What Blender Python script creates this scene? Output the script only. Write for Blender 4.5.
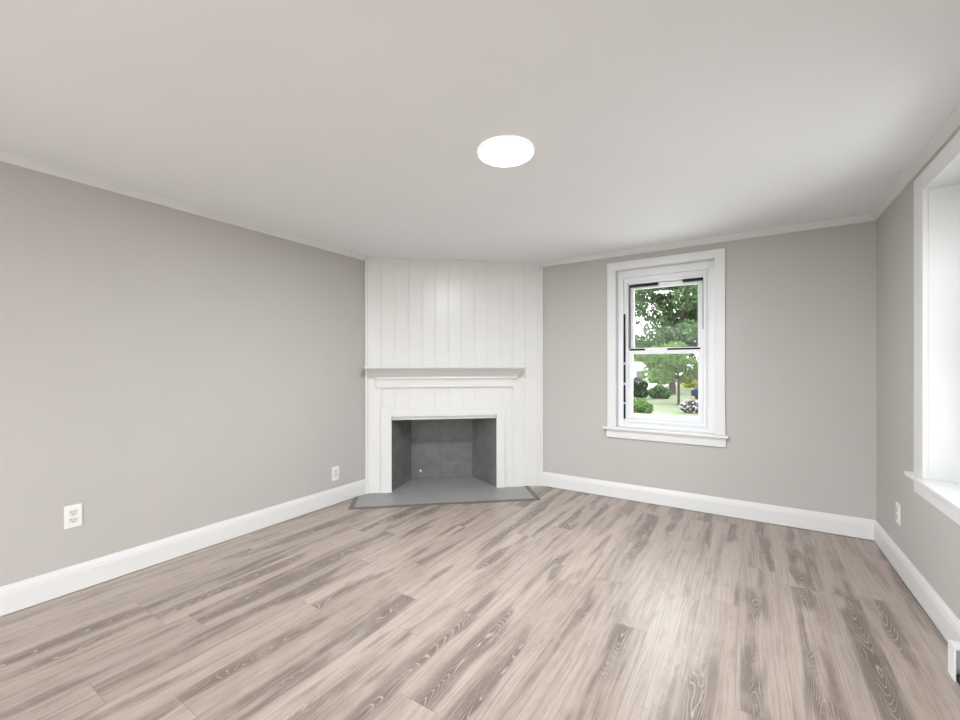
import bpy, bmesh, math, random
from mathutils import Vector, Matrix
random.seed(7)
for o in list(bpy.data.objects):
    bpy.data.objects.remove(o)
SC = bpy.context.scene
COL = SC.collection

# ------------------------------------------------------------------ camera
F_PX, YAW, PITCH, ROLL, EYE = 418.4, 32.606, -0.0819, -0.0916, 1.17
cd = bpy.data.cameras.new('camera')
cam = bpy.data.objects.new('camera', cd)
COL.objects.link(cam)
cd.sensor_fit = 'HORIZONTAL'
cd.sensor_width = 36.0
cd.lens = 36.0 * F_PX / 960.0
cd.shift_y = 6.558 / 960.0
cd.clip_start = 0.02
cd.clip_end = 400
cam.matrix_world = (Matrix.Translation((0, 0, EYE)) @ Matrix.Rotation(math.radians(YAW), 4, 'Z')
                    @ Matrix.Rotation(math.radians(90 + PITCH), 4, 'X') @ Matrix.Rotation(math.radians(ROLL), 4, 'Z'))
SC.camera = cam

# ------------------------------------------------------------------ sky, sun, exposure
SKY_STRENGTH = 5.0
SUN_STRENGTH = 4.5
LAMP_STRENGTH = 236.0
EXPOSURE = 0.33
w = bpy.data.worlds.new('sky'); SC.world = w; w.use_nodes = True
wn = w.node_tree.nodes; wl = w.node_tree.links
bg = wn['Background']; bg.inputs['Strength'].default_value = SKY_STRENGTH
tc = wn.new('ShaderNodeTexCoord'); sep = wn.new('ShaderNodeSeparateXYZ'); rp = wn.new('ShaderNodeValToRGB')
wl.new(tc.outputs['Generated'], sep.inputs[0]); wl.new(sep.outputs['Z'], rp.inputs['Fac'])
rp.color_ramp.elements[0].position = 0.0; rp.color_ramp.elements[0].color = (1, 1, 1, 1)
rp.color_ramp.elements[1].position = 0.8; rp.color_ramp.elements[1].color = (0.88, 0.94, 1, 1)
wl.new(rp.outputs['Color'], bg.inputs['Color'])
sd = bpy.data.lights.new('sun', 'SUN'); sd.energy = SUN_STRENGTH; sd.angle = math.radians(2.0); sd.color = (1, 0.96, 0.9)
sun = bpy.data.objects.new('sun', sd); COL.objects.link(sun)
sun.rotation_euler = Vector((0.62, 0.30, -0.78)).to_track_quat('-Z', 'Y').to_euler()
vs = SC.view_settings
SC.display_settings.display_device = 'sRGB'
vs.view_transform = 'Standard'; vs.look = 'None'; vs.gamma = 1.0; vs.use_curve_mapping = False
vs.exposure = EXPOSURE

# ------------------------------------------------------------------ room measures (metres)
XL, YB, XR, YR, H = -2.953, 3.771, 0.723, -1.35, 2.175
TH = 0.34
A = Vector((XL, 2.662)); B = Vector((-1.684, YB))          # fireplace wall, left to right
S = (B - A).length; DS = (B - A).normalized(); DN = Vector((DS.y, -DS.x))   # DN points into the room

# ------------------------------------------------------------------ materials
def mat(name, col, rough=0.5, spec=0.5, bump=0.0, bscale=60.0, var=0.0, vscale=4.0, metal=0.0):
    m = bpy.data.materials.new(name); m.use_nodes = True
    nt = m.node_tree; b = nt.nodes['Principled BSDF']
    b.inputs['Roughness'].default_value = rough; b.inputs['Metallic'].default_value = metal
    b.inputs['Specular IOR Level'].default_value = spec
    b.inputs['Base Color'].default_value = (*col, 1)
    t = nt.nodes.new('ShaderNodeTexCoord')
    if var > 0:
        n = nt.nodes.new('ShaderNodeTexNoise'); n.inputs['Scale'].default_value = vscale; n.inputs['Detail'].default_value = 5
        nt.links.new(t.outputs['Object'], n.inputs['Vector'])
        r = nt.nodes.new('ShaderNodeValToRGB')
        r.color_ramp.elements[0].position = 0.3; r.color_ramp.elements[1].position = 0.7
        r.color_ramp.elements[0].color = (*[c * (1 - var) for c in col], 1)
        r.color_ramp.elements[1].color = (*[min(1, c * (1 + var)) for c in col], 1)
        nt.links.new(n.outputs['Fac'], r.inputs['Fac']); nt.links.new(r.outputs['Color'], b.inputs['Base Color'])
    if bump > 0:
        n = nt.nodes.new('ShaderNodeTexNoise'); n.inputs['Scale'].default_value = bscale; n.inputs['Detail'].default_value = 4
        nt.links.new(t.outputs['Object'], n.inputs['Vector'])
        bp = nt.nodes.new('ShaderNodeBump'); bp.inputs['Strength'].default_value = bump; bp.inputs['Distance'].default_value = 0.01
        nt.links.new(n.outputs['Fac'], bp.inputs['Height']); nt.links.new(bp.outputs['Normal'], b.inputs['Normal'])
    return m

M = {}
M['wall'] = mat('greige_wall_paint', (0.525, 0.500, 0.478), 0.6, 0.35, 0.05, 140, 0.012, 2.5)
M['ceiling'] = mat('white_ceiling_paint', (0.885, 0.892, 0.897), 0.75, 0.3, 0.04, 120, 0.01, 2)
M['trim'] = mat('white_trim_paint', (0.76, 0.76, 0.755), 0.32, 0.5, 0.02, 40, 0.008, 6)
M['panel'] = mat('white_panel_paint', (0.76, 0.755, 0.74), 0.27, 0.38, 0.03, 30, 0.012, 5)
M['vinyl'] = mat('white_window_vinyl', (0.84, 0.85, 0.87), 0.3, 0.5, 0.01, 40, 0.006, 8)
M['black'] = mat('black_gap', (0.012, 0.012, 0.014), 0.6, 0.3, 0.02, 80, 0.2, 30)
M['firebox'] = None
M['hearth'] = mat('grey_hearth_paint', (0.34, 0.345, 0.33), 0.5, 0.4, 0.05, 60, 0.05, 5)
M['reducer'] = mat('taupe_hearth_edging', (0.18, 0.16, 0.14), 0.5, 0.4, 0.05, 80, 0.15, 25)
M['plastic'] = mat('white_outlet_plastic', (0.85, 0.84, 0.82), 0.3, 0.5, 0.0, 1, 0.005, 20)
M['socket'] = mat('outlet_face_plastic', (0.74, 0.73, 0.71), 0.35, 0.5, 0.0, 1, 0.01, 30)
M['slot'] = mat('dark_outlet_slot', (0.05, 0.05, 0.05), 0.6, 0.3, 0.0, 1, 0.1, 30)
M['enamel'] = mat('white_heater_enamel', (0.85, 0.85, 0.84), 0.35, 0.5, 0.0, 1, 0.008, 8)
M['fin'] = mat('dark_heater_fins', (0.03, 0.03, 0.03), 0.5, 0.5, 0.0, 1, 0.2, 40, 0.3)
M['bark'] = mat('grey_brown_bark', (0.06, 0.048, 0.04), 0.9, 0.2, 0.6, 12, 0.35, 8)
M['house'] = mat('white_house_siding', (0.80, 0.79, 0.80), 0.7, 0.3, 0.05, 10, 0.03, 2)
M['roof'] = mat('grey_brown_shingles', (0.32, 0.28, 0.27), 0.85, 0.2, 0.2, 12, 0.2, 6)
M['pane'] = mat('dark_house_pane', (0.08, 0.09, 0.10), 0.4, 0.5, 0.0, 1, 0.1, 3)
M['carpaint'] = mat('dark_blue_car_paint', (0.010, 0.018, 0.045), 0.2, 0.6, 0.0, 1, 0.05, 3)
M['tyre'] = mat('tyre_rubber', (0.02, 0.02, 0.02), 0.8, 0.2, 0.1, 60, 0.1, 20)
M['blossom'] = mat('pale_pink_blossom', (0.25, 0.21, 0.225), 0.7, 0.2, 0.0, 1, 0.15, 3)

def leafmat(name, c1, c2):
    m = bpy.data.materials.new(name); m.use_nodes = True
    nt = m.node_tree; b = nt.nodes['Principled BSDF']
    t = nt.nodes.new('ShaderNodeTexCoord'); n = nt.nodes.new('ShaderNodeTexNoise')
    n.inputs['Scale'].default_value = 4.5; n.inputs['Detail'].default_value = 6; n.inputs['Roughness'].default_value = 0.7
    r = nt.nodes.new('ShaderNodeValToRGB')
    r.color_ramp.elements[0].position = 0.36; r.color_ramp.elements[0].color = (*c1, 1)
    r.color_ramp.elements[1].position = 0.64; r.color_ramp.elements[1].color = (*c2, 1)
    nt.links.new(t.outputs['Object'], n.inputs['Vector']); nt.links.new(n.outputs['Fac'], r.inputs['Fac'])
    nt.links.new(r.outputs['Color'], b.inputs['Base Color'])
    b.inputs['Roughness'].default_value = 0.55
    tr = nt.nodes.new('ShaderNodeBsdfTranslucent'); nt.links.new(r.outputs['Color'], tr.inputs['Color'])
    mx = nt.nodes.new('ShaderNodeMixShader'); mx.inputs['Fac'].default_value = 0.35
    out = nt.nodes['Material Output']
    nt.links.new(b.outputs[0], mx.inputs[1]); nt.links.new(tr.outputs[0], mx.inputs[2]); nt.links.new(mx.outputs[0], out.inputs['Surface'])
    return m
M['leaf_mid'] = leafmat('mid_green_leaves', (0.024, 0.062, 0.020), (0.125, 0.20, 0.078))
M['leaf_bright'] = leafmat('bright_green_leaves', (0.036, 0.10, 0.018), (0.17, 0.255, 0.07))
M['leaf_dark'] = leafmat('dark_green_leaves', (0.014, 0.028, 0.014), (0.05, 0.075, 0.038))
M['leaf_yellow'] = leafmat('yellow_green_leaves', (0.30, 0.30, 0.035), (0.5, 0.48, 0.10))

def nodes_of(name):
    m = bpy.data.materials.new(name); m.use_nodes = True
    return m, m.node_tree, m.node_tree.nodes['Principled BSDF']

def glassmat():
    m, nt, b = nodes_of('window_glass'); nt.nodes.remove(b)
    t = nt.nodes.new('ShaderNodeBsdfTransparent'); t.inputs['Color'].default_value = (0.97, 0.985, 0.975, 1)
    g = nt.nodes.new('ShaderNodeBsdfGlossy'); g.inputs['Roughness'].default_value = 0.0
    fr = nt.nodes.new('ShaderNodeFresnel'); fr.inputs['IOR'].default_value = 1.2
    mx = nt.nodes.new('ShaderNodeMixShader')
    nt.links.new(fr.outputs[0], mx.inputs['Fac']); nt.links.new(t.outputs[0], mx.inputs[1]); nt.links.new(g.outputs[0], mx.inputs[2])
    nt.links.new(mx.outputs[0], nt.nodes['Material Output'].inputs['Surface'])
    return m
M['glass'] = glassmat()

def lampmat():
    m, nt, b = nodes_of('lamp_diffuser')
    b.inputs['Base Color'].default_value = (0.9, 0.9, 0.88, 1)
    b.inputs['Emission Color'].default_value = (0.92, 0.965, 1.0, 1)
    b.inputs['Emission Strength'].default_value = LAMP_STRENGTH
    return m
M['diffuser'] = lampmat()
M['bezel'] = mat('glowing_white_lamp_rim', (0.88, 0.87, 0.85), 0.4, 0.5, 0.0, 1, 0.004, 10)
M['bezel'].node_tree.nodes['Principled BSDF'].inputs['Emission Color'].default_value = (1, 0.97, 0.93, 1)
M['bezel'].node_tree.nodes['Principled BSDF'].inputs['Emission Strength'].default_value = 0.4  # emission added so the rim looks lit and brightens the ceiling around it

class NT:
    """short-hand for chains of math nodes"""
    def __init__(s, nt): s.nt = nt
    def m(s, op, *a, clamp=False):
        n = s.nt.nodes.new('ShaderNodeMath'); n.operation = op; n.use_clamp = clamp
        for i, v in enumerate(a):
            if isinstance(v, (int, float)): n.inputs[i].default_value = v
            else: s.nt.links.new(v, n.inputs[i])
        return n.outputs[0]
    def vec(s, x, y, z):
        n = s.nt.nodes.new('ShaderNodeCombineXYZ')
        for i, v in enumerate((x, y, z)):
            if isinstance(v, (int, float)): n.inputs[i].default_value = v
            else: s.nt.links.new(v, n.inputs[i])
        return n.outputs[0]
    def noise(s, v, scale, detail=4, rough=0.55, dist=0.0):
        n = s.nt.nodes.new('ShaderNodeTexNoise'); n.inputs['Scale'].default_value = scale
        n.inputs['Detail'].default_value = detail; n.inputs['Roughness'].default_value = rough; n.inputs['Distortion'].default_value = dist
        s.nt.links.new(v, n.inputs['Vector']); return n.outputs['Fac']
    def white(s, v):
        n = s.nt.nodes.new('ShaderNodeTexWhiteNoise'); n.noise_dimensions = '3D'; s.nt.links.new(v, n.inputs['Vector'])
        q = s.nt.nodes.new('ShaderNodeSeparateColor'); s.nt.links.new(n.outputs['Color'], q.inputs[0]); return q.outputs
    def step(s, v, lo, hi, a=0.0, b=1.0):
        n = s.nt.nodes.new('ShaderNodeMapRange'); n.interpolation_type = 'SMOOTHSTEP'
        s.nt.links.new(v, n.inputs['Value'])
        for k, x in (('From Min', lo), ('From Max', hi), ('To Min', a), ('To Max', b)): n.inputs[k].default_value = x
        return n.outputs[0]
    def mix(s, f, c1, c2, mode='MIX'):
        n = s.nt.nodes.new('ShaderNodeMix'); n.data_type = 'RGBA'; n.blend_type = mode
        for k, v in ((0, f), (6, c1), (7, c2)):
            if isinstance(v, (int, float)): n.inputs[k].default_value = v
            elif isinstance(v, tuple): n.inputs[k].default_value = (*v, 1)
            else: s.nt.links.new(v, n.inputs[k])
        return n.outputs[2]

def floormat():
    m, nt, b = nodes_of('limed_oak_plank_floor'); g = NT(nt)
    t = nt.nodes.new('ShaderNodeTexCoord'); sp = nt.nodes.new('ShaderNodeSeparateXYZ'); nt.links.new(t.outputs['Object'], sp.inputs[0])
    x, y = sp.outputs[0], sp.outputs[1]
    PW, PL = 0.168, 1.22
    xs = g.m('DIVIDE', g.m('ADD', x, 1.717 + PW * 40), PW)
    row = g.m('FLOOR', xs)
    xl = g.m('SUBTRACT', g.m('FRACT', xs), 0.5)                       # -0.5..0.5 over one plank's width
    r1 = g.white(g.vec(row, 3.3, 1.7))
    ys = g.m('DIVIDE', g.m('ADD', g.m('ADD', y, 20.0), g.m('MULTIPLY', r1[0], PL)), PL)
    colm = g.m('FLOOR', ys)
    yl = g.m('MULTIPLY', g.m('FRACT', ys), PL)
    idv = g.white(g.vec(row, colm, 5.1))
    ida, idb, idc = idv[0], idv[1], idv[2]
    off = g.m('MULTIPLY', ida, 61.0)
    # warp so that the grain wanders a little
    wob = g.m('MULTIPLY', g.m('SUBTRACT', g.noise(g.vec(g.m('MULTIPLY', x, 1.0), g.m('MULTIPLY', y, 0.9), off), 2.2, 2), 0.5), 0.035)
    xw = g.m('ADD', x, wob)
    broad = g.noise(g.vec(xw, g.m('MULTIPLY', y, 0.045), off), 15.0, 5, 0.6)
    mid = g.noise(g.vec(xw, g.m('MULTIPLY', y, 0.022), off), 60.0, 4, 0.6)
    fine = g.noise(g.vec(xw, g.m('MULTIPLY', y, 0.016), off), 260.0, 3, 0.6)
    blot = g.noise(g.vec(g.m('MULTIPLY', x, 1.0), g.m('MULTIPLY', y, 0.45), off), 4.5, 4, 0.6)
    # cathedral arches: contours of a parabola along the plank
    cx = g.m('ADD', xl, g.m('MULTIPLY', g.m('SUBTRACT', idb, 0.5), 0.5))
    sgn = g.m('SUBTRACT', g.m('MULTIPLY', g.m('GREATER_THAN', idc, 0.5), 2.0), 1.0)
    warp = g.noise(g.vec(g.m('MULTIPLY', x, 7.0), g.m('MULTIPLY', y, 1.6), off), 1.5, 2.0, 0.45)
    arch = g.m('ADD', g.m('ADD', g.m('MULTIPLY', g.m('MULTIPLY', cx, cx), 4.6), g.m('MULTIPLY', g.m('MULTIPLY', y, sgn), 0.62)), g.m('MULTIPLY', warp, 0.62))
    ring = g.m('ABSOLUTE', g.m('SUBTRACT', g.m('FRACT', g.m('MULTIPLY', arch, 22.0)), 0.5))     # 0..0.5
    lime = g.step(ring, 0.36, 0.49)
    amask = g.noise(g.vec(g.m('MULTIPLY', x, 6.0), g.m('MULTIPLY', y, 0.95), off), 1.25, 2, 0.5)
    amask = g.m('MULTIPLY', g.step(amask, 0.48, 0.57), g.step(g.m('ADD', g.m('ABSOLUTE', cx), g.m('MULTIPLY', g.m('SUBTRACT', warp, 0.5), 0.5)), 0.36, 0.20))
    # knots
    vo = nt.nodes.new('ShaderNodeTexVoronoi'); vo.inputs['Scale'].default_value = 3.4
    nt.links.new(g.vec(xw, g.m('MULTIPLY', y, 0.55), 0.37), vo.inputs['Vector'])
    knot = g.step(g.m('ADD', vo.outputs['Distance'], g.m('MULTIPLY', mid, 0.05)), 0.085, 0.035)
    # colour
    light, base, dark = (0.455, 0.378, 0.332), (0.395, 0.318, 0.274), (0.235, 0.176, 0.146)
    c = g.mix(g.step(broad, 0.32, 0.46), dark, base)
    c = g.mix(g.step(broad, 0.44, 0.62), c, light)
    c = g.mix(g.m('MULTIPLY', g.step(blot, 0.40, 0.66), 0.55), c, (0.465, 0.385, 0.33))
    c = g.mix(g.m('MULTIPLY', g.step(mid, 0.48, 0.38), 0.40), c, (0.25, 0.195, 0.165))
    c = g.mix(g.m('MULTIPLY', amask, 0.82), c, (0.125, 0.091, 0.076))
    c = g.mix(g.m('MULTIPLY', g.m('MULTIPLY', amask, lime), 0.72), c, (0.60, 0.53, 0.48))
    c = g.mix(g.m('MULTIPLY', g.step(fine, 0.52, 0.66), 0.30), c, (0.60, 0.53, 0.48))
    c = g.mix(g.m('MULTIPLY', g.step(fine, 0.48, 0.36), 0.40), c, (0.23, 0.178, 0.15))
    c = g.mix(g.m('MULTIPLY', knot, 0.7), c, (0.15, 0.13, 0.13))
    c = g.mix(g.m('MULTIPLY', g.step(idb, 0.6, 1.0), 0.12), c, (0.50, 0.36, 0.27))
    val = g.m('ADD', 0.90, g.m('MULTIPLY', idc, 0.18))
    c = g.mix(1.0, c, g.vec(val, val, val), 'MULTIPLY')
    mot = g.noise(g.vec(x, g.m('MULTIPLY', y, 0.6), off), 13.0, 6, 0.72)
    c = g.mix(g.m('MULTIPLY', g.step(mot, 0.46, 0.70), 0.30), c, (0.50, 0.425, 0.385))
    c = g.mix(g.m('MULTIPLY', g.step(mot, 0.46, 0.28), 0.32), c, (0.21, 0.165, 0.145))
    smudge = g.noise(g.vec(g.m('MULTIPLY', x, 2.4), g.m('MULTIPLY', y, 0.8), off), 3.2, 5, 0.65)
    c = g.mix(g.m('MULTIPLY', g.step(smudge, 0.60, 0.72), 0.55), c, (0.20, 0.165, 0.155))
    seam = g.m('MAXIMUM', g.step(g.m('ABSOLUTE', xl), 0.488, 0.497), g.m('MAXIMUM', g.step(yl, 0.0028, 0.0012), g.step(yl, PL - 0.0028, PL - 0.0012)))
    c = g.mix(g.m('MULTIPLY', seam, 0.35), c, (0.20, 0.155, 0.13))
    nt.links.new(c, b.inputs['Base Color'])
    rg = g.m('ADD', 0.27, g.m('MULTIPLY', mid, 0.12))
    nt.links.new(rg, b.inputs['Roughness'])
    b.inputs['Specular IOR Level'].default_value = 0.5
    hgt = g.m('SUBTRACT', g.m('MULTIPLY', fine, 0.25), seam)
    bp = nt.nodes.new('ShaderNodeBump'); bp.inputs['Strength'].default_value = 0.25; bp.inputs['Distance'].default_value = 0.002
    nt.links.new(hgt, bp.inputs['Height']); nt.links.new(bp.outputs['Normal'], b.inputs['Normal'])
    return m
M['floor'] = floormat()

def fireboxmat():
    m, nt, b = nodes_of('grey_painted_firebrick'); g = NT(nt)
    t = nt.nodes.new('ShaderNodeTexCoord')
    n1 = g.noise(t.outputs['Object'], 9.0, 5, 0.6)
    br = nt.nodes.new('ShaderNodeTexBrick'); nt.links.new(t.outputs['UV'], br.inputs['Vector'])
    br.inputs['Scale'].default_value = 1.0; br.inputs['Brick Width'].default_value = 0.23; br.inputs['Row Height'].default_value = 0.075
    br.inputs['Mortar Size'].default_value = 0.006; br.inputs['Mortar Smooth'].default_value = 0.6
    c = g.mix(g.step(n1, 0.3, 0.7), (0.145, 0.148, 0.147), (0.19, 0.193, 0.189))
    c = g.mix(g.m('MULTIPLY', br.outputs['Fac'], 0.18), c, (0.22, 0.22, 0.215))
    nt.links.new(c, b.inputs['Base Color']); b.inputs['Roughness'].default_value = 0.6
    hh = g.m('ADD', g.m('MULTIPLY', g.m('SUBTRACT', 1.0, br.outputs['Fac']), 0.4), g.noise(t.outputs['Object'], 60.0, 4))
    bp = nt.nodes.new('ShaderNodeBump'); bp.inputs['Strength'].default_value = 0.5; bp.inputs['Distance'].default_value = 0.004
    nt.links.new(hh, bp.inputs['Height']); nt.links.new(bp.outputs['Normal'], b.inputs['Normal'])
    return m
M['firebox'] = fireboxmat()

def lawnmat():
    m, nt, b = nodes_of('lawn_grass'); g = NT(nt)
    t = nt.nodes.new('ShaderNodeTexCoord')
    a1 = g.noise(t.outputs['Object'], 0.5, 4); a2 = g.noise(t.outputs['Object'], 9.0, 6, 0.7)
    c = g.mix(g.step(a2, 0.3, 0.7), (0.048, 0.075, 0.027), (0.11, 0.135, 0.066))
    c = g.mix(g.m('MULTIPLY', g.step(a1, 0.45, 0.65), 0.6), c, (0.135, 0.124, 0.095))
    nt.links.new(c, b.inputs['Base Color']); b.inputs['Roughness'].default_value = 0.9
    return m
M['lawn'] = lawnmat()
M['bounce_ground'] = mat('pale_bounce_ground', (0.62, 0.62, 0.61), 0.85, 0.2, 0.2, 20, 0.06, 3)  # unseen pale ground, added to bounce light in through the windows
M['bounce_rear'] = mat('rear_bounce_ground', (0.24, 0.235, 0.225), 0.85, 0.2, 0.2, 20, 0.08, 3)  # unseen slab behind the room, added to bounce light indoors

# ------------------------------------------------------------------ builders
def link_mesh(name, bm, m, parent=None, smooth=False, uv=None):
    me = bpy.data.meshes.new(name)
    bmesh.ops.recalc_face_normals(bm, faces=bm.faces)
    if smooth:
        for f in bm.faces: f.smooth = True
    bm.to_mesh(me); bm.free()
    me.materials.append(M[m] if isinstance(m, str) else m)
    o = bpy.data.objects.new(name, me); COL.objects.link(o)
    if parent: o.parent = parent
    return o

def empty(name, loc=(0, 0, 0), rz=0.0, parent=None):
    o = bpy.data.objects.new(name, None); COL.objects.link(o)
    o.location = loc; o.rotation_euler = (0, 0, rz); o.empty_display_size = 0.1
    if parent: o.parent = parent
    return o

def tag(o, label, cat, group=None):
    o['label'] = label; o['category'] = cat
    if group: o['group'] = group
    return o

def structure(o, label=None, cat=None):
    o['kind'] = 'structure'
    if label: o['label'] = label
    if cat: o['category'] = cat
    return o

def box(bm, x0, x1, y0, y1, z0, z1, bev=0.0, seg=2):
    t = bmesh.new()
    vs_ = [t.verts.new(p) for p in ((x0, y0, z0), (x1, y0, z0), (x1, y1, z0), (x0, y1, z0), (x0, y0, z1), (x1, y0, z1), (x1, y1, z1), (x0, y1, z1))]
    for f in ((0, 3, 2, 1), (4, 5, 6, 7), (0, 1, 5, 4), (1, 2, 6, 5), (2, 3, 7, 6), (3, 0, 4, 7)):
        t.faces.new([vs_[i] for i in f])
    if bev > 0:
        bmesh.ops.bevel(t, geom=list(t.edges), offset=bev, segments=seg, profile=0.5, affect='EDGES')
    merge(bm, t)

def merge(bm, t, mx=None):
    if mx: bmesh.ops.transform(t, matrix=mx, verts=t.verts)
    me = bpy.data.meshes.new('tmp'); t.to_mesh(me); t.free(); bm.from_mesh(me); bpy.data.meshes.remove(me)

def sweep(bm, prof, path, closed_ends=True):
    """prof: list of (out, z), swept along 2D path points; 'out' runs to the left of the path's direction; mitred"""
    P = [Vector(p) for p in path]; n = len(P); rings = []
    for i in range(n):
        d0 = (P[i] - P[i - 1]).normalized() if i > 0 else (P[1] - P[0]).normalized()
        d1 = (P[i + 1] - P[i]).normalized() if i < n - 1 else d0
        n0 = Vector((-d0.y, d0.x)); n1 = Vector((-d1.y, d1.x))
        mv = (n0 + n1); mv = mv / max(1e-6, mv.length_squared) * 2.0
        rings.append([bm.verts.new((P[i].x + mv.x * o, P[i].y + mv.y * o, z)) for o, z in prof])
    k = len(prof)
    for i in range(n - 1):
        for j in range(k):
            bm.faces.new((rings[i][j], rings[i + 1][j], rings[i + 1][(j + 1) % k], rings[i][(j + 1) % k]))
    if closed_ends:
        bm.faces.new(rings[0]); bm.faces.new(rings[-1][::-1])

def lathe(bm, prof, seg=64, c=(0, 0)):
    rings = []
    for r, z in prof:
        if r < 1e-6: rings.append([bm.verts.new((c[0], c[1], z))])
        else: rings.append([bm.verts.new((c[0] + r * math.cos(2 * math.pi * i / seg), c[1] + r * math.sin(2 * math.pi * i / seg), z)) for i in range(seg)])
    for a, b in zip(rings[:-1], rings[1:]):
        for i in range(seg):
            j = (i + 1) % seg
            if len(a) == 1 and len(b) == 1: continue
            if len(a) == 1: bm.faces.new((a[0], b[i], b[j]))
            elif len(b) == 1: bm.faces.new((a[i], a[j], b[0]))
            else: bm.faces.new((a[i], a[j], b[j], b[i]))

def slab_with_hole(bm, ax, a0, a1, z0, z1, t0, t1, hole=None):
    """a wall slab along axis ax ('x' or 'y') from a0 to a1, thickness t0..t1 on the other axis"""
    def bx_(p, q, r, s):
        if q - p < 1e-5 or s - r < 1e-5: return
        if ax == 'x': box(bm, p, q, t0, t1, r, s)
        else: box(bm, t0, t1, p, q, r, s)
    if not hole: bx_(a0, a1, z0, z1); return
    h0, h1, k0, k1 = hole
    bx_(a0, h0, z0, z1); bx_(h1, a1, z0, z1); bx_(h0, h1, z0, k0); bx_(h0, h1, k1, z1)

# ------------------------------------------------------------------ room shell
bm = bmesh.new(); box(bm, XL - TH, XR + TH, YR - TH, YB + TH, -0.12, 0.0)
structure(link_mesh('floor', bm, 'floor'), 'taupe limed oak plank floor', 'floor')
bm = bmesh.new(); box(bm, XL - TH, XR + TH, YR - TH, YB + TH, H, H + 0.25)
structure(link_mesh('ceiling', bm, 'ceiling'), 'smooth white ceiling', 'ceiling')
bm = bmesh.new(); slab_with_hole(bm, 'y', YR - TH, YB + TH, 0, H, XL - TH, XL)
structure(link_mesh('wall_left', bm, 'wall'), 'plain greige left wall with two outlets', 'wall')
W1 = (-0.60, 0.38, 0.628, 2.012)          # back window: centre, half width, sill and head heights
W2 = (2.44, 0.38, 0.628, 2.005)           # right window
bm = bmesh.new(); slab_with_hole(bm, 'x', XL, XR, 0, H, YB, YB + TH, (W1[0] - 0.392, W1[0] + 0.392, W1[2] - 0.03, W1[3] + 0.012))
structure(link_mesh('wall_back', bm, 'wall'), 'greige back wall with the garden window', 'wall')
bm = bmesh.new(); slab_with_hole(bm, 'y', YR - TH, YB + TH, 0, H, XR, XR + TH, (W2[0] - 0.392, W2[0] + 0.392, W2[2] - 0.03, W2[3] + 0.012))
structure(link_mesh('wall_right', bm, 'wall'), 'greige right wall with a deep window', 'wall')
bm = bmesh.new(); slab_with_hole(bm, 'x', XL, XR, 0, H, YR - TH, YR, (-2.5, 0.3, 0.0, 2.03))
structure(link_mesh('wall_rear', bm, 'wall'), 'unseen rear wall with a wide opening added for fill daylight', 'wall')  # opening invented to let fill daylight in from behind

# panelled wall across the corner, with v-grooves, built in wall coordinates (s along, n out)
def SN(s, n, z): p = A + DS * s + DN * n; return (p.x, p.y, z)
OPEN_L, OPEN_R, OPEN_T = 0.232, 1.226, 0.705
prof = [(0.0, 0.0)]
s = 0.030
for k in range(-1, 13):
    gx = 0.152 + 0.1235 * k
    for dx, wd, dp in ((-0.016, 0.003, 0.0018), (0.0, 0.004, 0.0036)):
        c = gx + dx
        if c - wd < 0.03 or c + wd > S - 0.03: continue
        prof += [(c - wd, 0.0), (c, -dp), (c + wd, 0.0)]
prof.append((S, 0.0))
for v in (OPEN_L, OPEN_R):
    prof.append((v, None))
prof.sort(key=lambda q: q[0])
for i, (a, b_) in enumerate(prof):
    if b_ is None:
        p0 = next(q for q in reversed(prof[:i]) if q[1] is not None); p1 = next(q for q in prof[i:] if q[1] is not None)
        prof[i] = (a, p0[1] + (p1[1] - p0[1]) * (a - p0[0]) / (p1[0] - p0[0]))
bm = bmesh.new()
BK = -0.03
for (s0, n0), (s1, n1) in zip(prof[:-1], prof[1:]):
    if s1 - s0 < 1e-6: continue
    z0 = OPEN_T if (s0 >= OPEN_L - 1e-6 and s1 <= OPEN_R + 1e-6) else 0.0
    v = [bm.verts.new(SN(*q)) for q in ((s0, n0, z0), (s1, n1, z0), (s1, n1, H), (s0, n0, H), (s0, BK, z0), (s1, BK, z0), (s1, BK, H), (s0, BK, H))]
    bm.faces.new(v[0:4]); bm.faces.new(v[4:8][::-1])
    bm.faces.new((v[0], v[4], v[5], v[1]))
for sx, z1 in ((OPEN_L, OPEN_T), (OPEN_R, OPEN_T)):
    v = [bm.verts.new(SN(sx, n, z)) for n, z in ((0, 0), (BK, 0), (BK, z1), (0, z1))]; bm.faces.new(v)
bmesh.ops.remove_doubles(bm, verts=bm.verts, dist=1e-5)
wall_fp = structure(link_mesh('wall_corner', bm, 'panel'), 'white v-groove panelled wall across the corner', 'wall')
def snbox(bm, s0, s1, n0, n1, z0, z1, bev=0.0):
    t = bmesh.new(); box(t, s0, s1, n0, n1, z0, z1, bev)
    mx = Matrix(((DS.x, DN.x, 0, A.x), (DS.y, DN.y, 0, A.y), (0, 0, 1, 0), (0, 0, 0, 1)))
    merge(bm, t, mx)
bm = bmesh.new()
snbox(bm, 0.003, 0.024, 0.0, 0.014, 0.0, H - 0.004, 0.002)
structure(link_mesh('trim_1', bm, 'panel'))
bm = bmesh.new()
snbox(bm, S - 0.024, S - 0.003, 0.0, 0.014, 0.0, H - 0.012, 0.002)
structure(link_mesh('trim_2', bm, 'panel'))
bm = bmesh.new()
snbox(bm, 0.0, S, 0.0, 0.003, H - 0.045, H, 0.0)
structure(link_mesh('trim_3', bm, 'panel'))

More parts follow.
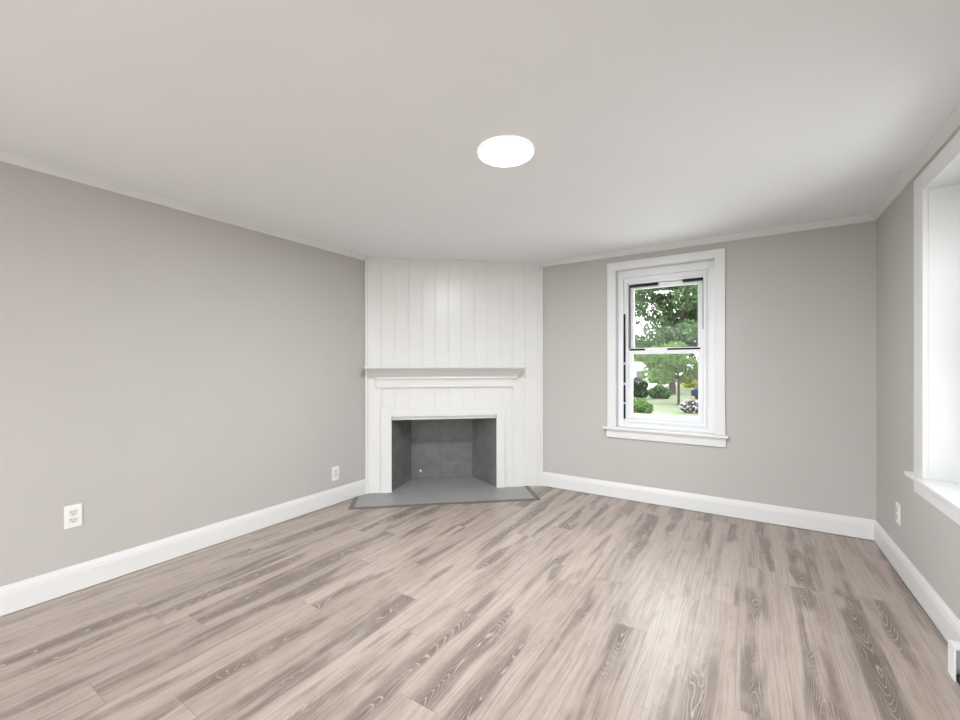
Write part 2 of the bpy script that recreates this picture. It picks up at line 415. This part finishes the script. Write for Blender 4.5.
# baseboards and crown mouldings
BASE = [(0, 0.004), (0.015, 0.004), (0.015, 0.098), (0.0135, 0.103), (0.0135, 0.108), (0.0115, 0.118), (0.008, 0.127), (0.0065, 0.134), (0.005, 0.1374), (0, 0.1374)]
CROWN = [(0, H), (0, 2.135), (0.006, 2.135), (0.008, 2.141), (0.014, 2.146), (0.022, 2.153), (0.028, 2.161), (0.033, 2.164), (0.036, 2.169), (0.040, 2.170), (0.040, H)]
def mould(name, prof, path, m='trim'):
    bm = bmesh.new(); sweep(bm, prof, path); return structure(link_mesh(name, bm, m))
mould('baseboard_left', BASE, [(XL, 2.684), (XL, YR)])
mould('baseboard_back', BASE, [(XR - 0.0005, YB), (-1.693, YB)])
mould('baseboard_right', BASE, [(XR, YR), (XR, YB - 0.0005)])
mould('trim_4', CROWN, [(XL, 2.66), (XL, YR)])
mould('trim_5', CROWN, [(XR, YB), (-1.70, YB)])
mould('trim_6', CROWN, [(XR, YR), (XR, YB)])

# ------------------------------------------------------------------ windows (double hung), local x along the wall, y outwards
def picture_frame(bm, x0, x1, z0, z1, wl_, wr_, wb, wt, y0, y1, bev=0.0):
    box(bm, x0, x0 + wl_, y0, y1, z0, z1, bev); box(bm, x1 - wr_, x1, y0, y1, z0, z1, bev)
    if wb: box(bm, x0 + wl_, x1 - wr_, y0, y1, z0, z0 + wb, bev)
    if wt: box(bm, x0 + wl_, x1 - wr_, y0, y1, z1 - wt, z1, bev)

def make_window(name, loc, rz, hw, z0, z1, cas_side, cas_top, label, detail, dep=0.0):
    root = structure(empty(name, loc, rz), label, 'window')
    # casing around the opening, slightly raised back band
    bm = bmesh.new()
    box(bm, -hw - cas_side, -hw, -0.020, 0, z0, z1 + cas_top, 0.002)
    box(bm, hw, hw + cas_side, -0.020, 0, z0, z1 + cas_top, 0.002)
    box(bm, -hw, hw, -0.020, 0, z1, z1 + cas_top, 0.002)
    link_mesh('casing', bm, 'trim', root)
    bm = bmesh.new()
    box(bm, -hw - cas_side - 0.042, hw + cas_side + 0.022, -0.045, 0.115 + dep, z0 - 0.020, z0, 0.003)
    link_mesh('stool', bm, 'trim', root)
    bm = bmesh.new()
    box(bm, -hw - cas_side - 0.008, hw + cas_side + 0.004, -0.018, 0, z0 - 0.093, z0 - 0.020, 0.0025)
    link_mesh('apron', bm, 'trim', root)
    # jamb lining inside the wall
    bm = bmesh.new()
    box(bm, -hw - 0.0115, -hw, 0.0, TH, z0, z1); box(bm, hw, hw + 0.0115, 0.0, TH, z0, z1); box(bm, -hw - 0.0115, hw + 0.0115, 0.0, TH, z1, z1 + 0.0115)
    box(bm, -hw - 0.0115, hw + 0.0115, 0.115 + dep, TH + 0.03, z0 - 0.029, z0 + 0.0)
    link_mesh('jamb', bm, 'trim', root)
    # frame of the replacement unit: blind stops stepping in to the sashes
    bm = bmesh.new()
    picture_frame(bm, -hw, hw, z0, z1, 0.048, 0.048, 0.030, 0.062, 0.060 + dep, 0.150 + dep, 0.002)
    picture_frame(bm, -hw + 0.048, hw - 0.048, z0 + 0.030, z1 - 0.062, 0.037, 0.037, 0.042, 0.060, 0.078 + dep, 0.150 + dep, 0.002)
    picture_frame(bm, -hw + 0.060, hw - 0.060, z0 + 0.045, z1 - 0.085, 0.012, 0.012, 0.015, 0.018, 0.066 + dep, 0.080 + dep, 0.001)
    link_mesh('window_frame', bm, 'vinyl', root)
    sx = hw - 0.086; zb = z0 + 0.073; zt = z1 - 0.124; zm = 1.297
    # upper sash (outer track)
    bm = bmesh.new(); picture_frame(bm, -sx, sx, zm - 0.012, zt, 0.042, 0.040, 0.042, 0.040, 0.108 + dep, 0.134 + dep, 0.003)
    up = link_mesh('sash', bm, 'vinyl', root)
    bm = bmesh.new(); box(bm, -sx + 0.038, sx - 0.036, 0.118 + dep, 0.124 + dep, zm + 0.026, zt - 0.036)
    link_mesh('glass_pane', bm, 'glass', up)
    # lower sash (inner track)
    bm = bmesh.new(); picture_frame(bm, -sx, sx, zb, zm + 0.020, 0.036, 0.036, 0.048, 0.046, 0.080 + dep, 0.106 + dep, 0.003)
    lo = link_mesh('sash', bm, 'vinyl', root)
    bm = bmesh.new(); box(bm, -sx + 0.032, sx - 0.032, 0.090 + dep, 0.096 + dep, zb + 0.044, zm - 0.022)
    link_mesh('glass_pane', bm, 'glass', lo)
    if detail:  # black strips drawn where the gaps around the sashes look dark
        for (x0, x1, za, zc, ya, yb) in ((-sx + 0.010, -sx + 0.245, zt - 0.024, zt - 0.005, 0.072, 0.1), (sx - 0.15, sx + 0.002, zt - 0.020, zt + 0.001, 0.072, 0.1),
                                        (-sx + 0.01, -sx + 0.14, zm + 0.006, zm + 0.022, 0.076, 0.110), (sx - 0.27, sx - 0.02, zm + 0.007, zm + 0.021, 0.076, 0.110)):
            bm = bmesh.new(); box(bm, x0, x1, ya, yb, za, zc, 0.002); link_mesh('gap_strip', bm, 'black', root)['label'] = 'black strip for a dark sash gap'
        for (x0, x1, za, zc) in ((-sx + 0.010, -sx + 0.0135, zm + 0.03, zt - 0.02), (sx - 0.002, sx + 0.002, zt - 0.42, zt - 0.02)):
            bm = bmesh.new(); box(bm, x0, x1, 0.076, 0.1, za, zc, 0.001); link_mesh('gap_strip', bm, 'black', root)['label'] = 'black strip for a dark sash gap'
        for za, zc in ((1.20, 1.63), (1.02, 1.18), (0.845, 1.00), (0.70, 0.83)):
            bm = bmesh.new(); box(bm, -0.331, -0.315, 0.056, 0.062, za, zc, 0.001); link_mesh('balance_slot', bm, 'black', root)['label'] = 'dark balance slot in the frame'
    return root
make_window('window_1', (W1[0], YB, 0), 0.0, W1[1], W1[2], W1[3], 0.074, 0.068, 'white double-hung window with garden view in the back wall', True)
make_window('window_2', (XR, W2[0], 0), -math.pi / 2, W2[1], W2[2], W2[3], 0.128, 0.088, 'deep white window cut off at the right edge', False, 0.13)

# ------------------------------------------------------------------ fireplace
fp = tag(empty('fireplace', SN(S / 2, 0, 0), math.atan2(DS.y, DS.x)), 'white corner fireplace with grey firebox, mantel shelf and grey hearth', 'fireplace')
FPI = fp.matrix_basis.inverted()
def fplocal(bm):            # wall coordinates (s, n, z) -> the fireplace's own frame (local x along wall, -y into the room)
    bmesh.ops.transform(bm, matrix=Matrix(((1, 0, 0, -S / 2), (0, -1, 0, 0), (0, 0, 1, 0), (0, 0, 0, 1))), verts=bm.verts)
def fpart(name, bm, m, parent=None, smooth=False):
    fplocal(bm); return link_mesh(name, bm, m, parent or fp, smooth)
bm = bmesh.new(); box(bm, 0.012, 1.472, 0.001, 0.172, 1.151, 1.165, 0.002)
shelf = fpart('mantel_shelf', bm, 'panel')
# bed moulding under the shelf, returned at both ends
bm = bmesh.new()
CR = [(0.135, 1.151), (0.135, 1.144), (0.128, 1.138), (0.112, 1.125), (0.040, 1.072), (0.036, 1.066)]
rings = []
for o, z in CR:
    l0 = 0.018 + (0.135 - o) * 0.75; l1 = 1.462 - (0.135 - o) * 0.38
    rings.append([bm.verts.new(q) for q in ((l0, 0.001, z), (l0, o, z), (l1, o, z), (l1, 0.001, z))])
for a, b_ in zip(rings[:-1], rings[1:]):
    for i in range(4):
        j = (i + 1) % 4; bm.faces.new((a[i], a[j], b_[j], b_[i]))
bm.faces.new(rings[0]); bm.faces.new(rings[-1][::-1])
fpart('bed_moulding', bm, 'panel', shelf)
bm = bmesh.new(); box(bm, 0.098, 1.424, 0.001, 0.042, 1.051, 1.066, 0.002)
fpart('mantel_lip', bm, 'panel', shelf)
bm = bmesh.new(); box(bm, 0.098, 1.386, 0.001, 0.020, 0.970, 1.051, 0.002)
fpart('frieze_board', bm, 'panel', shelf)
# casing of the opening
bm = bmesh.new()
CO = (0.139, 1.304, 0.778); CI = (0.238, 1.222, 0.700)
box(bm, CO[0], CI[0], 0.0005, 0.018, 0.004, CO[2], 0.002); box(bm, CI[1], CO[1], 0.0005, 0.018, 0.004, CO[2], 0.002); box(bm, CI[0], CI[1], 0.0005, 0.018, CI[2], CO[2], 0.002)
fpart('surround', bm, 'panel')
bm = bmesh.new(); box(bm, CI[0], CI[1], -0.060, -0.010, 0.668, 0.720, 0.003)
fpart('lintel_strip', bm, 'panel')
# firebox: thick splayed sides, back, top
FD = 0.43
def prism(bm, pts, z0, z1, uvs=None):
    lo = [bm.verts.new((p[0], p[1], z0)) for p in pts]; hi = [bm.verts.new((p[0], p[1], z1)) for p in pts]
    n = len(pts)
    for i in range(n):
        j = (i + 1) % n; bm.faces.new((lo[i], lo[j], hi[j], hi[i]))
    bm.faces.new(lo[::-1]); bm.faces.new(hi)
bm = bmesh.new()
prism(bm, [(0.232, -0.031), (0.412, -FD), (0.39, -FD - 0.02), (0.205, -0.031)], 0.0, 0.80)
prism(bm, [(1.226, -0.031), (1.253, -0.031), (1.07, -FD - 0.02), (1.046, -FD)], 0.0, 0.80)
prism(bm, [(0.412, -FD), (1.046, -FD), (1.07, -FD - 0.02), (0.39, -FD - 0.02)], 0.0, 0.80)
prism(bm, [(0.20, -0.031), (1.255, -0.031), (1.07, -FD - 0.02), (0.39, -FD - 0.02)], 0.80, 0.83)
uvl = bm.loops.layers.uv.new('UVMap')
for f in bm.faces:
    for lp in f.loops:
        p = lp.vert.co; nrm = f.normal if f.normal.length else Vector((0, 1, 0))
        lp[uvl].uv = (p.x + abs(p.y) * 0.9, p.z)
fpart('firebox', bm, 'firebox')
# hearth slab, running into the firebox, and its edging strip
def clipx(n): return -n * DN.x / DS.x * 0 + (-(n) * (0.6548 / 0.7558))     # left wall in wall coordinates: s = -n*tan
def left_limit(n): return -n * DN.x / DS.x + 0.021
bm = bmesh.new()
HL, HR, HF = -0.045, 1.497, 0.378
nl = (0.021 - HL) * DS.x / DN.x
prism(bm, [(left_limit(0.002), 0.002), (HL, nl), (HL, HF), (HR, HF), (HR, 0.002)][::-1], 0.0005, 0.0035)
prism(bm, [(0.236, -0.03), (0.236, 0.002), (1.222, 0.002), (1.222, -0.03), (1.045, -FD + 0.001), (0.413, -FD + 0.001)], 0.0005, 0.0035)
fpart('hearth', bm, 'hearth')
bm = bmesh.new()
E0 = 0.040
nl2 = (0.021 - (HL - E0)) * DS.x / DN.x
prism(bm, [(HL, nl), (HL, HF), (HR, HF), (HR, 0.002), (HR + E0, 0.002), (HR + E0, HF + E0), (HL - E0, HF + E0), (HL - E0, nl2)], 0.0005, 0.0060)
fpart('hearth_edging', bm, 'reducer')
# white paint chip on the firebox back
bm = bmesh.new()
ring = [bm.verts.new((0.505 + 0.011 * math.cos(a) * (1 + 0.25 * math.sin(3 * a)), -FD + 0.002, 0.085 + 0.014 * math.sin(a))) for a in [i * math.pi / 6 for i in range(12)]]
ring2 = [bm.verts.new((v.co.x, -FD - 0.001, v.co.z)) for v in ring]
bm.faces.new(ring); bm.faces.new(ring2[::-1])
for i in range(12): bm.faces.new((ring[i], ring[(i + 1) % 12], ring2[(i + 1) % 12], ring2[i]))
fpart('paint_chip', bm, 'plastic')['label'] = 'white paint chip'

# ------------------------------------------------------------------ ceiling light
lamp = tag(empty('ceiling_light', (-0.950, 1.712, H)), 'round white flush ceiling light, lit', 'light')
lamp.scale = (0.985, 0.985, 0.7)
bm = bmesh.new()
lathe(bm, [(0.0, 0.0), (0.131, 0.0), (0.134, -0.003), (0.134, -0.0100), (0.1285, -0.0225), (0.1265, -0.0225), (0.1265, -0.009), (0, -0.009)], 72)
link_mesh('bezel', bm, 'bezel', lamp, True)
bm = bmesh.new()
lathe(bm, [(0.0, -0.0219), (0.06, -0.0218), (0.11, -0.0216), (0.1262, -0.0212), (0.1262, -0.010), (0.0, -0.010)], 72)
link_mesh('diffuser', bm, 'diffuser', lamp, True)

# ------------------------------------------------------------------ outlets: local x along the wall, -y into the room
def make_outlet(loc, rz, label, kind):
    r = tag(empty('wall_outlet', loc, rz), label, 'outlet', 'wall outlets above the baseboards')
    bm = bmesh.new(); box(bm, -0.035, 0.035, -0.006, 0, -0.0585, 0.0585, 0.0025)
    pl = link_mesh('cover_plate', bm, 'plastic', r)
    if kind == 'duplex':
        for zc in (0.0195, -0.0195):
            bm = bmesh.new(); box(bm, -0.0165, 0.0165, -0.009, -0.004, zc - 0.014, zc + 0.014, 0.004)
            rc = link_mesh('receptacle', bm, 'socket', r)
            bm = bmesh.new()
            box(bm, -0.0075, -0.0050, -0.0095, -0.008, zc - 0.002, zc + 0.0075); box(bm, 0.0050, 0.0075, -0.0095, -0.008, zc - 0.001, zc + 0.0065)
            box(bm, -0.0025, 0.0025, -0.0095, -0.008, zc - 0.011, zc - 0.006)
            link_mesh('slot', bm, 'slot', rc)
        bm = bmesh.new(); t = bmesh.new(); lathe(t, [(0, -0.001), (0.0035, -0.001), (0.0035, 0.001), (0, 0.0015)], 16)
        merge(bm, t, Matrix.Translation((0, -0.0065, 0)) @ Matrix.Rotation(math.radians(90), 4, 'X')); link_mesh('screw', bm, 'socket', r)
    else:
        bm = bmesh.new(); box(bm, -0.0168, 0.0168, -0.0085, -0.004, -0.0335, 0.0335, 0.0015)
        rc = link_mesh('receptacle', bm, 'socket', r)
        for zc in (0.018, -0.018):
            bm = bmesh.new()
            box(bm, -0.0075, -0.0050, -0.009, -0.008, zc - 0.002, zc + 0.0075); box(bm, 0.0050, 0.0075, -0.009, -0.008, zc - 0.001, zc + 0.0065)
            link_mesh('slot', bm, 'slot', rc)
        for zz in (-0.047, 0.047):
            bm = bmesh.new(); t = bmesh.new(); lathe(t, [(0, -0.001), (0.003, -0.001), (0.003, 0.001), (0, 0.0015)], 16)
            merge(bm, t, Matrix.Translation((0, -0.0065, zz)) @ Matrix.Rotation(math.radians(90), 4, 'X'))
            link_mesh('screw', bm, 'socket', r)
    return r
make_outlet((XL, 0.690, 0.394), math.pi / 2, 'white outlet with dark slots on left wall, nearest the camera', 'duplex')
make_outlet((XL, 2.331, 0.260), math.pi / 2, 'small white outlet on left wall beside the fireplace', 'decora')
make_outlet((XR, 3.283, 0.328), -math.pi / 2, 'white outlet on right wall below the window sill', 'duplex')

# ------------------------------------------------------------------ baseboard heater at the right edge
ht = tag(empty('baseboard_heater', (0.706, 2.305, 0)), 'end of a white baseboard heater by the right wall', 'heater')
bm = bmesh.new()
box(bm, -0.063, -0.058, -0.058, 0.0, 0.001, 0.124)
box(bm, -0.058, 0.0, -0.005, 0.0, 0.001, 0.124); box(bm, -0.058, 0.0, -0.058, -0.005, 0.119, 0.124)
link_mesh('end_cap', bm, 'enamel', ht)
bm = bmesh.new()
box(bm, -0.034, -0.030, -0.86, -0.056, 0.034, 0.114); box(bm, -0.034, 0.0, -0.86, -0.058, 0.114, 0.118)
link_mesh('front_cover', bm, 'enamel', ht)
bm = bmesh.new()
for i in range(60): box(bm, -0.028, -0.004, -0.85 + i * 0.013, -0.848 + i * 0.013, 0.02, 0.10)
box(bm, -0.054, 0.0, -0.86, -0.050, 0.002, 0.026)
box(bm, -0.022, -0.010, -0.86, -0.058, 0.05, 0.062)
link_mesh('fin_element', bm, 'fin', ht)

# ------------------------------------------------------------------ outside
GZ = -0.60
def plane_box(name, x0, x1, y0, y1, z0, z1, m):
    bm = bmesh.new(); box(bm, x0, x1, y0, y1, z0, z1); return structure(link_mesh(name, bm, m))
plane_box('ground_lawn', -60, 60, -40, 90, GZ - 0.3, GZ, 'lawn')
plane_box('ground_bounce_rear', -8, 1.2, -9, YR - TH - 0.01, GZ, -0.12, 'bounce_rear')  # out of view, added to reflect light in through the rear opening
plane_box('ground_bounce_right', XR + TH + 0.05, 9, -9, 11, GZ, GZ + 0.02, 'bounce_ground')  # unseen, added to bounce daylight up to the ceiling by the right window
plane_box('ground_bounce_back', -7, XR + TH, YB + TH + 0.05, 11, GZ, GZ + 0.02, 'bounce_ground')  # added below the view, throws light through the back window onto the ceiling

def blob_points(n, clusters):
    out = []
    tot = sum(c[3] ** 2 for c in clusters)
    for cx, cy, cz, r in clusters:
        for _ in range(int(n * r * r / tot)):
            while True:
                v = Vector((random.uniform(-1, 1), random.uniform(-1, 1), random.uniform(-1, 1)))
                if 0.3 < v.length < 1: break
            v = v.normalized() * (v.length ** 0.5)
            out.append(Vector((cx, cy, cz)) + Vector((v.x * r, v.y * r, v.z * r * 0.85)))
    return out
def foliage(bm, pts, size):
    for p in pts:
        a = Vector((random.gauss(0, 1), random.gauss(0, 1), random.gauss(0, 1))).normalized()
        b_ = a.orthogonal().normalized(); b_.rotate(Matrix.Rotation(random.uniform(0, 6.28), 3, a)); c = a.cross(b_)
        L = size * random.uniform(0.6, 1.3); W_ = L * 0.55
        bend = a * L * 0.12
        v = [bm.verts.new(p + q) for q in (b_ * -L, c * -W_ + bend, b_ * L, c * W_ + bend)]
        bm.faces.new(v)
def limb(bm, p0, p1, r0, r1, seg=8):
    p0 = Vector(p0); p1 = Vector(p1); d = (p1 - p0).normalized(); u = d.orthogonal().normalized(); w_ = d.cross(u)
    A_ = [bm.verts.new(p0 + (u * math.cos(t) + w_ * math.sin(t)) * r0) for t in [i * 2 * math.pi / seg for i in range(seg)]]
    B_ = [bm.verts.new(p1 + (u * math.cos(t) + w_ * math.sin(t)) * r1) for t in [i * 2 * math.pi / seg for i in range(seg)]]
    for i in range(seg):
        j = (i + 1) % seg; bm.faces.new((A_[i], A_[j], B_[j], B_[i]))
    bm.faces.new(A_[::-1]); bm.faces.new(B_)
def make_tree(loc, h, clusters, n, leaf, size, label, tr=0.16, group=None):
    r = tag(empty('tree', loc), label, 'tree', group)
    bm = bmesh.new()
    top = Vector((0, 0, h * 0.5)); limb(bm, (0, 0, -0.02), top, tr, tr * 0.7)
    for cx, cy, cz, rr in clusters:
        limb(bm, top * random.uniform(0.7, 1.0), (cx, cy, cz), tr * 0.25, tr * 0.08)
    link_mesh('trunk', bm, 'bark', r)
    bm = bmesh.new(); foliage(bm, blob_points(n, clusters), size)
    link_mesh('foliage', bm, leaf, r)
    return r
def make_bush(loc, clusters, n, leaf, size, label, name='bush'):
    r = tag(empty(name, loc), label, 'bush')
    bm = bmesh.new()
    for cx, cy, cz, rr in clusters: limb(bm, (cx * 0.3, cy * 0.3, -0.02), (cx, cy, cz), 0.03, 0.012, 6)
    link_mesh('stem', bm, 'bark', r)
    bm = bmesh.new(); foliage(bm, blob_points(n, clusters), size)
    link_mesh('foliage', bm, leaf, r)
    return r
# tall tree filling the upper sash
cl = []
for _ in range(64):
    a = random.uniform(0, 6.28); q = random.uniform(0, 1) ** 0.6
    cl.append((2.9 * q * math.cos(a), 2.0 * q * math.sin(a), random.uniform(2.4, 7.4), random.uniform(0.55, 0.95)))
make_tree((-3.9, 28.0, GZ), 7.0, cl, 19000, 'leaf_mid', 0.115, 'tall mid-green tree rising through the upper window sash', 0.2)
# nearer, brighter small tree
cl = []
for _ in range(24):
    a = random.uniform(0, 6.28); q = random.uniform(0, 1) ** 0.6
    cl.append((1.5 * q * math.cos(a) - 0.1, 1.2 * q * math.sin(a), random.uniform(1.15, 2.6) - 0.25 * abs(q * math.cos(a)), random.uniform(0.36, 0.55)))
make_tree((-2.63, 20.8, GZ), 2.6, cl, 10000, 'leaf_bright', 0.065, 'smaller bright green tree with dark trunk in the lower window sash', 0.06)
# far tree on the right
cl = []
for _ in range(16):
    a = random.uniform(0, 6.28); q = random.uniform(0, 1) ** 0.6
    cl.append((2.2 * q * math.cos(a), 1.6 * q * math.sin(a), random.uniform(2.4, 7.0), random.uniform(0.7, 1.1)))
make_tree((-1.9, 36.0, GZ), 6.0, cl, 6000, 'leaf_mid', 0.16, 'distant tree at the right of the garden view', 0.18)
make_bush((-3.15, 15.6, GZ), [(-0.28, 0, 0.22, 0.30), (0.05, 0.1, 0.26, 0.30), (-0.05, -0.1, 0.40, 0.26), (-0.45, 0.1, 0.36, 0.3)], 2600, 'leaf_bright', 0.045, 'bright green low bush in the lower left corner of the window')
make_bush((-4.85, 23.2, GZ), [(-0.25, 0, 0.45, 0.42), (0.1, 0, 0.35, 0.38), (-0.1, 0, 0.85, 0.36), (0.2, 0.1, 0.75, 0.25)], 2800, 'leaf_dark', 0.06, 'dark evergreen shrub by the white house')
make_bush((-4.0, 24.2, GZ), [(-0.25, 0, 0.3, 0.34), (0.25, 0, 0.28, 0.34), (0, 0, 0.48, 0.32)], 2400, 'leaf_mid', 0.055, 'rounded green shrub on the far side of the lawn')
make_bush((-2.75, 33.0, GZ), [(-0.8, 0, 0.7, 0.6), (-0.2, 0, 0.75, 0.6), (0.4, 0, 0.7, 0.6)], 2600, 'leaf_yellow', 0.08, 'yellow-green shrub behind the dark blue car')
# pale flowering shrub
fb = make_bush((-1.78, 17.4, GZ), [(-0.16, 0, 0.20, 0.22), (0.14, 0, 0.20, 0.22), (0, 0, 0.30, 0.22), (0.3, 0.05, 0.22, 0.2)], 1100, 'leaf_dark', 0.04, 'low shrub covered in pale pink blossom at lower right of the window', 'flowering_shrub')
bm = bmesh.new()
for p in blob_points(150, [(-0.17, -0.03, 0.22, 0.24), (0.15, -0.03, 0.22, 0.24), (0, -0.03, 0.33, 0.23), (0.31, 0.02, 0.24, 0.21)]):
    t = bmesh.new(); bmesh.ops.create_icosphere(t, subdivisions=1, radius=random.uniform(0.03, 0.055)); merge(bm, t, Matrix.Translation(p))
link_mesh('blossom', bm, 'blossom', fb)

# white house with gable roof on the left of the view
hs = tag(empty('house', (-8.0, 33.0, GZ)), 'white house half hidden by trees at the left of the window', 'house')
bm = bmesh.new(); box(bm, -4, 2.1, 0, 7, 0, 2.9); link_mesh('wall', bm, 'house', hs)
bm = bmesh.new(); prism(bm, [(-4.4, -0.35), (2.5, -0.35), (-0.95, 2.0)], -0.3, 7.3)
bmesh.ops.transform(bm, matrix=Matrix(((1, 0, 0, 0), (0, 0, 1, 0), (0, 1, 0, 3.2), (0, 0, 0, 1))), verts=bm.verts); link_mesh('roof', bm, 'roof', hs)
for wx in (-0.6, 1.15):
    bm = bmesh.new(); box(bm, wx - 0.30, wx + 0.30, -0.06, 0.02, 0.45, 1.45, 0.01); fr = link_mesh('window', bm, 'trim', hs)
    bm = bmesh.new(); box(bm, wx - 0.23, wx + 0.23, -0.075, -0.055, 0.52, 1.38); link_mesh('pane', bm, 'pane', fr)
# low white garage far behind on the right
gr = tag(empty('garage', (-2.6, 42.0, GZ)), 'low white garage far behind the yellow-green shrub', 'garage')
bm = bmesh.new(); box(bm, -1.3, 3, 0, 5, 0, 1.5); link_mesh('wall', bm, 'house', gr)
bm = bmesh.new(); prism(bm, [(-1.5, 0.0), (3.2, 0.0), (0.85, 0.7)], -0.2, 5.2)
bmesh.ops.transform(bm, matrix=Matrix(((1, 0, 0, 0), (0, 0, 1, 0), (0, 1, 0, 1.5), (0, 0, 0, 1))), verts=bm.verts); link_mesh('roof', bm, 'roof', gr)
# parked car
car = tag(empty('car', (-1.75, 25.0, GZ), 0.0), 'dark blue car parked beyond the lawn at right of the window', 'car')
bm = bmesh.new()
side = [(-0.75, 0.16), (-0.78, 0.42), (-0.70, 0.50), (-0.30, 0.54), (0.30, 0.54), (0.80, 0.52), (1.0, 0.46), (1.05, 0.2)]
lo = [bm.verts.new((x, -0.4, z)) for x, z in side]; hi = [bm.verts.new((x, 0.4, z)) for x, z in side]
for i in range(len(side)):
    j = (i + 1) % len(side); bm.faces.new((lo[i], lo[j], hi[j], hi[i]))
bm.faces.new(lo); bm.faces.new(hi[::-1]); link_mesh('body', bm, 'carpaint', car)
bm = bmesh.new()
cab = [(-0.66, 0.49), (-0.52, 0.72), (0.1, 0.75), (0.42, 0.53)]
lo = [bm.verts.new((x, -0.34, z)) for x, z in cab]; hi = [bm.verts.new((x, 0.34, z)) for x, z in cab]
for i in range(4):
    j = (i + 1) % 4; bm.faces.new((lo[i], lo[j], hi[j], hi[i]))
bm.faces.new(lo); bm.faces.new(hi[::-1]); link_mesh('cabin', bm, 'pane', car)
for wx in (-0.45, 0.68):
    for wy in (-0.36, 0.36):
        bm = bmesh.new(); t = bmesh.new(); lathe(t, [(0, -0.07), (0.13, -0.07), (0.15, -0.05), (0.15, 0.05), (0.13, 0.07), (0, 0.07)], 20)
        merge(bm, t, Matrix.Translation((wx, wy, 0.15)) @ Matrix.Rotation(math.radians(90), 4, 'X')); link_mesh('wheel', bm, 'tyre', car)
